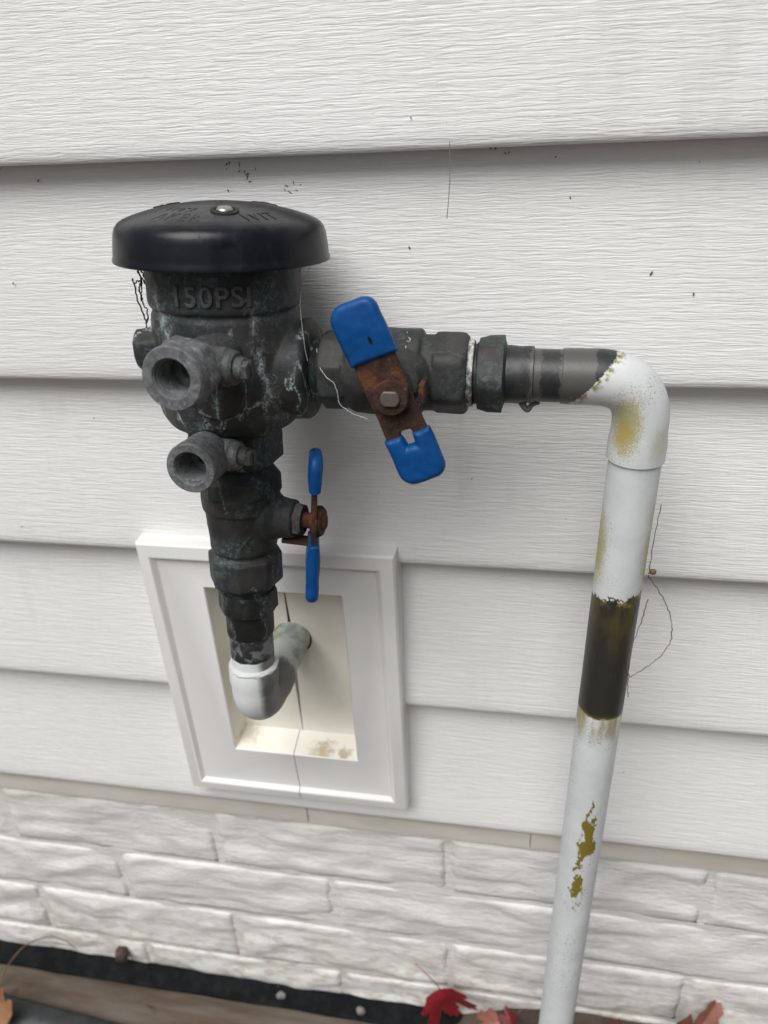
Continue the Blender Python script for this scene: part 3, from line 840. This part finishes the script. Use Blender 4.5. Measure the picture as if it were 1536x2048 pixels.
M2 = Mi @ frame(f2 - d2.normalized()*L2*PS, d2, Vector((0, 0, 1))) @ SC
c2 = test_cock(M2, .0106, .0066, L2, 'round')
M2s = Mi @ frame(f2 - d2.normalized()*.0200*PS, (1, -.10, -.04), Vector((0, 1, 0))) @ SC
cock_side(c2, M2s, .0145, .0068, MAT['chalk'])

# --- ball valves
def lever(parent, M, up_rng, lo_rng, slot=True, seed=0.0):
    """butterfly handle in its own plane: X along the lever, Y across, Z outwards"""
    pl = roundrect(up_rng[0]+.006, lo_rng[1]-.006, -.0088, .0088, (.003,)*4)
    hole = [(.0150, -.0022), (.0185, -.0034), (.0205, -.0022), (.0255, -.0020), (.0255, .0020), (.0205, .0022), (.0185, .0034), (.0150, .0022)]
    plate = flat([pl, hole[::-1]] if slot else [pl], .0026, .0004, 1)
    plate = cast([([v.co.copy() for v in plate.vertices], [tuple(p.vertices) for p in plate.polygons])], .00040, 1, .00022, 4.0, 420)
    h = obj('handle', plate, MAT['rust'], parent); 
    for v in plate.vertices: v.co = M @ v.co
    for rng, lo in ((up_rng, False), (lo_rng, True)):
        a, b = rng
        rr = (.0012, .0012, .0012, .0012)
        if lo:
            sp = roundrect(a, b, -.0101, .0101, (.0006, .0062, .0062, .0006))
            # notch where the slot runs into the grip
            k = len(sp); i0 = max(range(k), key=lambda i: -sp[i][0]*1000 + (sp[i][1] > 0))
            first = [p for p in sp]
            pts = [p for p in first]
            pts.sort(key=lambda p: math.atan2(p[1], p[0]-(a+b)/2))
            left = [(a, .0024), (a+.0052, .0018), (a+.0052, -.0018), (a, -.0024)]
            pts = pts + (left if slot else [])
        else:
            pts = roundrect(a, b, -.0101, .0101, (.0068, .0006, .0006, .0060))
        me = flat([pts], .0056, .0025, 4)
        vg = ([v.co.copy() for v in me.vertices], [tuple(p.vertices) for p in me.polygons])
        me = cast([vg], .00042, 3, .00022, 3.0+lo*7, 300)
        L_ = (b-a)
        for v in me.vertices:                       # softly swollen, a little lopsided
            q = v.co; fx = max(0, 1-((q.x-(a+b)/2)/(L_*.56))**2)*max(0, 1-(q.y/.0112)**2)
            q.z *= 1 + .22*fx
            q.y += .0006*mnoise.noise(Vector((q.x*80, 5*lo+seed, 0)))
        g = obj('grip', me, MAT['grip'], h)
        g.matrix_local = M
    return h

def valve_common(name, label, M, rings, stem_z, sdir, sx, R_, group, mats, smat='stem'):
    """M: Z along the flow axis. Body, ends, bonnet, nut, lever"""
    v = thing(name, label, 'valve', M, group)
    parts = [rings] if isinstance(rings, tuple) else rings
    fr = frame((0, 0, stem_z), sdir, sx)
    parts.append(xf(fr, lathe([(0, .0135), (.016, .0130), (.0200, .0102), (.0272, .0092), (.0280, .0082), (.028, .002)], 48)))
    obj('body', cast(parts, .00060, 2, .00020, 5.0), mats[0], v)
    obj('packing_nut', xf(fr, hexnut(.0272, .0318, .0084, 6, .0009, 60)), mats[1], v)
    obj('stem', xf(fr, lathe([(.030, .0038, .0030, 2), (.0424, .0038, .0030, 2), (.0428, .0033, .0026, 2)], 40)), MAT[smat], v)
    nut = obj('handle_nut', xf(fr, hexnut(.0366, .0412, .0078, 6, .0012, 72, a0=.5)), MAT['rust'], v)
    stop = xf(fr, box(.0100, .0120, -.0035, .0035, .021, .0340))
    obj('stop_tab', stop, MAT['rust'], v)
    return v, fr
# horizontal valve: Z along the run, X to the viewer
hz = [
    lathe([(3.9*mm, 10*mm), (3.9*mm, 15.2*mm), (5*mm, 17.4*mm, 15.9*mm, 8), (14.5*mm, 17.4*mm, 15.9*mm, 8), (15.4*mm, 15.8*mm), (16.5*mm, 17.0*mm), (19*mm, 18.2*mm), (24*mm, 18.7*mm), (46.4*mm, 18.7*mm), (47.4*mm, 18.2*mm), (47.9*mm, 16.4*mm), (53.0*mm, 16.3*mm),
           (53.6*mm, 17.6*mm, 16.0*mm, 6), (65.6*mm, 17.6*mm, 16.0*mm, 6), (67.2*mm, 16.0*mm), (67.2*mm, 10*mm)], 96, a0=.40)]
ST = .0404
vh, frh = valve_common('ball_valve', 'grey bronze ball valve on the horizontal run with slanted blue-gripped handle facing out', MR, hz, ST, (1, -.095, 0), (0, 0, 1), .0187, 'blue-handled ball valves', (MAT['valve'], MAT['dark']))
# lever plane faces the viewer: built from world directions
ang = math.atan2(-.949, .316) + .055
ld = Vector((math.cos(ang), 0, math.sin(ang)))
hc = RO + (RX*ST + Vector((-.0008, -.0352, .0028)))*PS
Lw = frame(hc, (0, -1, .05), ld) @ SC
lever(vh, MR.inverted() @ Lw, (-.0398, -.0155), (.0165, .0385))
# vertical valve: Z along the stack, stem to the right
vt = [
    lathe([(79.4*mm, 11*mm), (79.8*mm, 14.3*mm), (82.4*mm, 18.8*mm, 17.2*mm, 8), (96.6*mm, 18.8*mm, 17.2*mm, 8), (98.4*mm, 15.0*mm), (99.6*mm, 15.1*mm), (101.6*mm, 16.3*mm), (120.2*mm, 17.4*mm), (121.8*mm, 17.5*mm), (122.6*mm, 18.6*mm), (128.6*mm, 18.9*mm), (130.2*mm, 18.8*mm),
           (131.0*mm, 20.0*mm, 18.2*mm, 6), (138.4*mm, 19.8*mm, 18.2*mm, 6), (143.8*mm, 15.4*mm), (144.4*mm, 14.4*mm), (144.4*mm, 9*mm)], 96, a0=.15)]
vv, frv = valve_common('ball_valve', 'dark green-black ball valve in the vertical stack with handle seen edge on', MS, vt, .1175, (1, -.06, 0), (0, 0, -1), .0185, 'blue-handled ball valves', (MAT['valve2'], MAT['chalk2']), 'rust')
hv = frame(Vector((.0365, -.0020, .1175)), (.955, .27, -.055), (-.060, 0, -1))
lever(vv, hv, (-.0352, -.0173), (.0090, .0420), slot=False, seed=4.0)
obj('cast_mark', text_mesh('X', .009, .0005, on_cyl(.0168, .1085, AZ - .02), .0002), MAT['valve2'], vv)

# --- supply bend (below) in the stack frame
sp = thing('supply_pipe', 'white-painted copper elbow and pipe rising out of the pocket to the lower valve', 'pipe', MS)
hole_l = local(MS, (-.1530, .008, -.2962)); hd = hole_l.normalized()
def bend_tube(d_in, d_out, c_r, segs, r):
    """polyline for a bend: arrives against d_in, leaves along d_out, corner at origin"""
    d_in, d_out = Vector(d_in).normalized(), Vector(d_out).normalized()
    pts = []
    for i in range(segs+1):
        t = i/segs; a, b = d_in*c_r*(1-t)**2, d_out*c_r*t*t
        pts.append(a+b)
    return pts
up_ = Vector((0, 0, 1))
el = [up_*.0305, up_*.0300, up_*.0290, up_*.025, up_*.021] + bend_tube(up_, hd, .0185, 14, 0) + [hd*.024, hd*.031, hd*.0345, hd*.0352]
ne = len(el)-1
def er(t):
    i = round(t*ne)
    if i in (0, ne): return .0118
    if i in (1, ne-1): return .0127
    if i < 5 or i > ne-4: return .0130
    return .0124
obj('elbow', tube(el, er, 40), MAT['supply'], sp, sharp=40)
obj('paint_bead', xf(Matrix.Translation((0, 0, .0299)), lathe([(-.0022, .0122), (-.001, .0129), (.0, .0131), (.0008, .0127), (.0016, .0113)], 72, lambda th, z, r: .0007*mnoise.noise(Vector((math.cos(th)*3, math.sin(th)*3, z*900))))), m_flat('white_paint_bead', (.62, .63, .62), .5, .08), sp)
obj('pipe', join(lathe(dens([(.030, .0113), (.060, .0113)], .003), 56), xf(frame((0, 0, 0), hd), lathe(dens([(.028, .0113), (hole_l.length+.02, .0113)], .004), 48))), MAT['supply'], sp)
obj('male_adapter', lathe([(.0505, .0112), (.0507, .0119), (.0520, .0122), (.0628, .0122), (.0640, .0126), (.0650, .0138), (.0660, .0152, .0140, 8), (.0755, .0150, .0139, 8), (.0768, .0138), (.0768, .0130), (.0805, .0128)], 96,
    lambda th, z, r: .00035*mnoise.noise(Vector((math.cos(th)*2.2, math.sin(th)*2.2, z*220))), a0=.2), MAT['dark'], sp)

# --- discharge run, elbow and drop pipe
E0 = Vector((0.0473, -0.0613, -0.0912)); DZ = Vector((.0114, .0100, .4223)).normalized()
ME = frame(E0, DZ) @ SC
dp = thing('discharge_pipe', 'white-painted copper pipe dropping down the wall with elbow and bare dark band', 'pipe', ME)
rl = (ME.inverted().to_3x3() @ (-RX)).normalized(); dn = Vector((0, 0, -1))
L_run = (E0 - RO).length - .0
el = [rl*.0345, rl*.0342, rl*.0335, rl*.028, rl*.022] + bend_tube(rl, dn, .0205, 16, 0) + [dn*.0225, dn*.028, dn*.0345, dn*.0356, dn*.0360]
ne = len(el)-1
def er2(t):
    i = round(t*ne)
    if i in (0,): return .0108
    if i in (ne,): return .0113
    if i in (1, 2): return .01155
    if i < 5: return .0117
    if i > ne-4: return .0124
    return .01175
obj('elbow', tube(el, er2, 48), MAT['drop'], dp, sharp=40)
pipe_len = (E0.z - GZ) + .05
obj('drop_pipe', lathe(dens([(-.030, .01125), (-pipe_len, .01125)], .006)[::-1], 56, lambda th, z, r: .00012*mnoise.noise(Vector((math.cos(th)*2, math.sin(th)*2, z*60)))), MAT['drop'], dp)
fa = frame((0, 0, 0), rl)
obj('run_pipe', xf(fa, lathe(dens([(.028, .01105), (.0600, .01105)], .004), 56)), MAT['drop'], dp)
def rough(a, fq): return lambda th, z, r: a*mnoise.noise(Vector((math.cos(th)*fq, math.sin(th)*fq, z*260)))
obj('solder_cup', xf(fa, lathe(dens([(.0458, .0112), (.0462, .01195), (.0590, .0122)], .0015), 64, rough(.0004, 2.0))), MAT['drop'], dp)
obj('adapter_hex', xf(fa, lathe([(.0572, .0118), (.0580, .0140), (.0584, .0165, .0151, 6), (.0648, .0165, .0151, 6), (.0688, .0150, .0147, 6), (.0692, .0128), (.0705, .0125)], 96, rough(.0005, 2.4), a0=.5)), MAT['valve2'], dp)
obj('thread', xf(fa, thread(.0690, .0745, .0132)), MAT['dark'], dp)
obj('seal_tape', xf(fa, lathe(dens([(.0706, .0128), (.0709, .0140), (.0732, .0142), (.0737, .0130)], .0006), 72, lambda th, z, r: .0007*mnoise.noise(Vector((math.cos(th)*5, math.sin(th)*5, z*900))))), MAT['tape'], dp)
# ragged flux drip under the joint
obj('flux_drip', xf(ME.inverted() @ Matrix.Translation(RO) @ SC, tube(spline([RX*.0900+Vector((0, -.004, -.0105)), RX*.0925+Vector((0, -.004, -.0138)), RX*.0945+Vector((0, -.003, -.0118)), RX*.0975+Vector((0, -.002, -.0112))], 5), lambda t: .0016*(1-.5*t), 8)), m_flat('grey_flux', (.12, .12, .11)), dp)

# ------------------------------------------------------------------ leaves
def leaf(name, label, size, M, mat, curl, seed, cat='leaf'):
    rnd = random.Random(seed)
    hf = [(0, .60), (.04, .50), (.10, .47), (.08, .40), (.13, .33), (.115, .25), (.12, .20), (.21, .27), (.27, .36), (.31, .30), (.42, .33), (.38, .24), (.45, .17), (.35, .12), (.28, .06),
          (.37, .02), (.38, -.06), (.28, -.10), (.22, -.16), (.10, -.14), (0, -.12)]
    pts = [(x*size*(1+rnd.uniform(-.05, .05)), (y-.08)*size*(1+rnd.uniform(-.05, .05))) for x, y in hf] + [(-x*size*(1+rnd.uniform(-.06, .06)), (y-.08)*size*(1+rnd.uniform(-.06, .06))) for x, y in hf[-2:0:-1]]
    K = 5; V = [Vector((0, 0, 0))]; F = []
    for k in range(1, K+1):
        for (x, y) in pts:
            t = k/K; V.append(Vector((x*t, y*t, 0)))
    n_ = len(pts)
    for i in range(n_): F.append((0, 1+i, 1+(i+1) % n_))
    for k in range(K-1):
        for i in range(n_):
            j = (i+1) % n_; F.append((1+k*n_+i, 1+(k+1)*n_+i, 1+(k+1)*n_+j, 1+k*n_+j))
    for v in V:
        v.z = curl*(v.x*v.x*14 - v.y*v.y*6) + abs(v.x)*curl*.5 + .12*size*mnoise.noise(v*28+Vector((seed, 0, 0)))
    th = .00025; m = len(V)
    V2 = V + [v + Vector((0, 0, -th)) for v in V]
    rim = [1+(K-1)*n_+i for i in range(n_)]
    F2 = F + [tuple(m+i for i in f[::-1]) for f in F] + [(rim[i], rim[(i+1) % n_], m+rim[(i+1) % n_], m+rim[i]) for i in range(n_)]
    t = thing(name, label, cat, M)
    obj('blade', (V2, F2), mat, t, sharp=60)
    obj('stalk', tube(spline([(0, -.04*size, .0002), (0, -.3*size, .002), (.04*size, -.62*size, .006), (.10*size, -.85*size, .006)], 5), lambda q: size*(.010-.004*q), 6), mat, t)
    return t
def LM(loc, rot):
    """rot: tilt up from lying flat, turn in the leaf's own plane, turn about the vertical"""
    return Matrix.Translation(loc) @ Matrix.Rotation(math.radians(rot[2]), 4, 'Z') @ Matrix.Rotation(math.radians(rot[0]), 4, 'X') @ Matrix.Rotation(math.radians(rot[1]), 4, 'Z')
leaf('maple_leaf', 'crimson maple leaf standing on edge against the brick left of the white pipe', .056, LM((-.056, -.013, -.6820), (70, 202, 18)), m_leaf('crimson_leaf', (.14, .005, .010), (.24, .012, .018)), .9, 4)
leaf('maple_leaf', 'dry salmon-brown maple leaf curled at the wall right of the white pipe', .075, LM((.150, -.020, -.6700), (60, -28, -8)), m_leaf('salmon_leaf', (.25, .095, .066), (.17, .058, .038), 3), 1.6, 9)
leaf('maple_leaf', 'pale salmon leaf scrap lying between the crimson leaf and the white pipe', .036, LM((-.0150, -.022, -.6960), (46, 110, 10)), m_leaf('pink_leaf', (.30, .12, .09), (.22, .075, .055), 5), .8, 15)
leaf('maple_leaf', 'small dark red leaf tip beside the pale salmon scrap', .022, LM((.0010, -.018, -.6890), (60, 40, -20)), m_leaf('dark_red_leaf', (.18, .012, .016), (.11, .01, .012), 7), .8, 21)
leaf('maple_leaf', 'tan-brown curled leaf on the black edging in the corner', .055, LM((-.458, -.082, -.706), (22, 50, 20)), m_leaf('tan_leaf', (.27, .14, .07), (.17, .08, .04), 2), 1.3, 27)
leaf('maple_leaf', 'reddish-brown leaf bits low beside the white pipe on its right', .045, LM((.088, -.024, -.690), (40, 70, 10)), m_leaf('russet_leaf', (.22, .07, .05), (.13, .05, .035), 11), 1.2, 33)
# a small brown seed pod on the felt, a twig, stones
def lump(name, label, cat, loc, r, mat, sd, sq=(1, 1, .8)):
    bm = bmesh.new(); bmesh.ops.create_icosphere(bm, subdivisions=3, radius=1)
    for v in bm.verts:
        q = v.co.copy(); s = 1 + .28*mnoise.noise(q*1.3+Vector((sd, 0, 0)))
        v.co = Vector((q.x*r*s*sq[0], q.y*r*s*sq[1], q.z*r*s*sq[2]))
    me = bpy.data.meshes.new(name); bm.to_mesh(me); bm.free(); finish(me, None)
    o = obj(name, me, mat); o.location = loc; return tag(o, label, cat)
lump('seed_pod', 'small reddish-brown seed pod lying on the black felt strip', 'seed pod', (-.3695, -.008, -.7010), .0072, m_flat('seed_pod_brown', (.085, .045, .038), .7, .3), 3, (.9, 1, 1.0))
st = m_flat('pale_stone', (.26, .235, .20), .8, .35)
lump('pebble', 'pale pebble on the felt strip nearest the crimson leaf', 'pebble', (-.134, -.014, -.7225), .0042, st, 7, (1, .9, .7))
lump('paint_flake', 'flat greyish paint flake on the felt left of the pale pebble', 'paint flake', (-.211, -.012, -.7215), .0036, m_flat('grey_flake', (.24, .24, .235), .7, .4), 9, (1.3, 1, .4))
tw = m_flat('dry_twig', (.19, .11, .055), .8, .25)
tg = obj('twig', tube(spline([(-.486, -.045, -.724), (-.478, -.034, -.706), (-.462, -.020, -.690), (-.440, -.012, -.684), (-.425, -.010, -.690), (-.418, -.008, -.706)], 6), lambda t: .0008*(1-.5*t), 7), tw)
tag(tg, 'thin brown twig arching over the felt and edging at left', 'twig')

# ------------------------------------------------------------------ cobwebs and dangling debris
def strand(name, label, cat, paths, r, mat, sd=1, jit=.0):
    rnd = random.Random(sd); gs = []
    for p in paths:
        q = spline(p, 7)
        q = [v + Vector((rnd.uniform(-1, 1), rnd.uniform(-1, 1), rnd.uniform(-1, 1)))*jit for v in q]
        gs.append(tube(q, lambda t, k=rnd.random()*9: r*(.75+.9*abs(mnoise.noise(Vector((t*9, k, 0))))), 5))
    o = obj(name, join(*gs), mat, sharp=None); return tag(o, label, cat)
web_d = m_flat('dusty_dark_web', (.045, .035, .028), .9, .3, 200)
web_l = m_flat('pale_web', (.55, .55, .53), .8, .1, 200)
def sw(t, s, y=-.004): return MS @ Vector((t*mm*.95, y, (s-15.6)*mm))
strand('cobweb', 'dark tangled cobweb of debris hanging under the cap left of the bronze body', 'cobweb',
       [[sw(-41, 252), sw(-39, 246), sw(-38.5, 240), sw(-39.5, 234), sw(-37.0, 229), sw(-38, 224), sw(-39, 221)],
        [sw(-41, 251), sw(-37.5, 246), sw(-36, 240)], [sw(-42, 241), sw(-39.5, 242), sw(-38, 241)],
        [sw(-42.5, 243), sw(-41, 234), sw(-38, 224)], [sw(-39, 241), sw(-40, 238), sw(-38.6, 234)], [sw(-39.8, 246), sw(-37.0, 242), sw(-35.6, 238)]], .00038, web_d, 3, .00035)
strand('cobweb', 'short dark cobweb tuft hanging below the left boss of the bronze body', 'cobweb',
       [[sw(-40, 208), sw(-39, 204), sw(-37.6, 198), sw(-36.8, 193)], [sw(-39.5, 207), sw(-38.5, 201), sw(-37, 199)]], .0004, web_d, 8, .0004)
strand('cobweb', 'hair-thin pale cobweb strand from the cap rim down to the outlet threads', 'cobweb',
       [[sw(41, 252, .004), sw(38.5, 240, -.01), sw(41, 222, -.016), sw(43, 214, -.018)]], .00013, web_l, 5)
def rw(u, up, yy): return RO + (RX*(u*mm) + Vector((0, -yy*mm, up*mm)))*PS
strand('cobweb', 'pale cobweb draped over the hex end left of the slanted blue handle', 'cobweb',
       [[rw(3.5, 12, 8), rw(6, 7, 15), rw(9, 3, 17.2), rw(12.5, .5, 18), rw(13.5, -4, 18), rw(14.5, -9, 18), rw(20, -13, 18), rw(26, -15, 18)]], .00022, web_l, 6, .0002)
strand('cobweb', 'pale cobweb thread crossing the valve body right of the slanted blue handle', 'cobweb',
       [[rw(42, 18.6, 3), rw(42.5, 14, 12.5), rw(42, 10, 16), rw(43, 6, 18), rw(46, 2, 19.3), rw(47, -3, 19.4), rw(48.5, -8, 18)], [rw(41, 17, 7), rw(43, 16.4, 9), rw(44, 16.8, 8.4), rw(43.2, 17.5, 7)]], .00022, web_l, 7, .0002)
PX = lambda z, dx, y: E0 + DZ*((z+.0827)*PS) + Vector((dx, y+.085, 0))*PS
strand('dried_stem', 'thin dried stem looping out from the right side of the white pipe', 'stem',
       [[PX(-.176, .0125, -.088), PX(-.183, .0155, -.082), PX(-.190, .020, -.080), PX(-.197, .0242, -.079), PX(-.208, .0285, -.078), PX(-.220, .0300, -.078), PX(-.229, .0265, -.079), PX(-.235, .0205, -.081), PX(-.2375, .0150, -.084), PX(-.234, .0108, -.090), PX(-.215, .0090, -.095), PX(-.200, .0120, -.092), PX(-.190, .0145, -.087)],
        [PX(-.234, .0108, -.090), PX(-.242, .0112, -.091), PX(-.247, .0118, -.091)], [PX(-.140, .0135, -.086), PX(-.160, .0130, -.086), PX(-.176, .0130, -.087)]], .00024, m_flat('dried_stem', (.24, .20, .13), .85, .35, 200), 4, .00035)
lump('seed', 'small brown seed caught beside the pipe above the dried stem loop', 'seed', PX(-.1755, .0148, -.086), .0017, tw, 5)
strand('cobweb', 'fine vertical grey cobweb strand on the siding above the white elbow run', 'cobweb',
       [[Vector((-.0455, -.0125, .0115)), Vector((-.0440, -.0132, .0040)), Vector((-.0440, -.0138, -.014)), Vector((-.0455, -.0145, -.030))]], .0002, m_flat('grey_web', (.26, .24, .22), .9), 9, .0001)

# ------------------------------------------------------------------ specks of dirt caught on the siding
def specks():
    rnd = random.Random(11); V, F = [], []
    def bit(p, a, b, th):
        n0 = len(V); k = 5
        for s in (0, 1):
            for i in range(k):
                t = 2*pi*i/k; q = 1+rnd.uniform(-.35, .35)
                x, z = a*math.cos(t)*q, b*math.sin(t)*q
                V.append(Vector((p[0]+x*math.cos(th)-z*math.sin(th), p[1]-.0004*s, p[2]+x*math.sin(th)+z*math.cos(th))))
        F.append(tuple(n0+k+i for i in range(k)))
        for i in range(k): F.append((n0+i, n0+(i+1) % k, n0+k+(i+1) % k, n0+k+i))
    def face_y(z):
        k = math.floor(-z/EX)+0; zb = -(k+1)*EX if z < 0 else -math.floor(-z/EX)*EX
        zb = math.floor(z/EX)*EX; h = z-zb
        return -.0133 + .0160*(h-.0085)/(EX+.0015)
    for i in range(60):
        x = rnd.uniform(-.42, .24); k = rnd.choice([0, 0, 0, 1, 2, 2, 3, 3, -1])
        h = rnd.random()**2.0
        z = -k*EX - .002 - h*(EX-.012) if rnd.random() < .72 else -k*EX - rnd.uniform(.004, EX-.01)
        if BX0-.01 < x < BX1+.012 and z < -.21: continue
        s = rnd.uniform(.0002, .00045)*(1.7 if rnd.random() < .07 else 1)
        bit((x, face_y(z)-.0003, z), s, s*rnd.uniform(.5, 2.6), rnd.uniform(-.7, .7))
    for (cx, cz) in ((-.155, -.004), (-.150, -.010), (-.125, -.014), (-.02, -.001)):
        for i in range(6):
            x, z = cx+rnd.gauss(0, .004), min(-.0015, cz+rnd.gauss(0, .003))
            bit((x, face_y(z)-.0003, z), rnd.uniform(.00012, .00028), rnd.uniform(.0004, .0013), rnd.uniform(-1.2, 1.2))
    tag(obj('dirt_specks', (V, F), m_flat('dirt', (.15, .13, .11), .9), smooth=False), 'dark dirt specks caught on the white siding', kind='stuff')
specks()
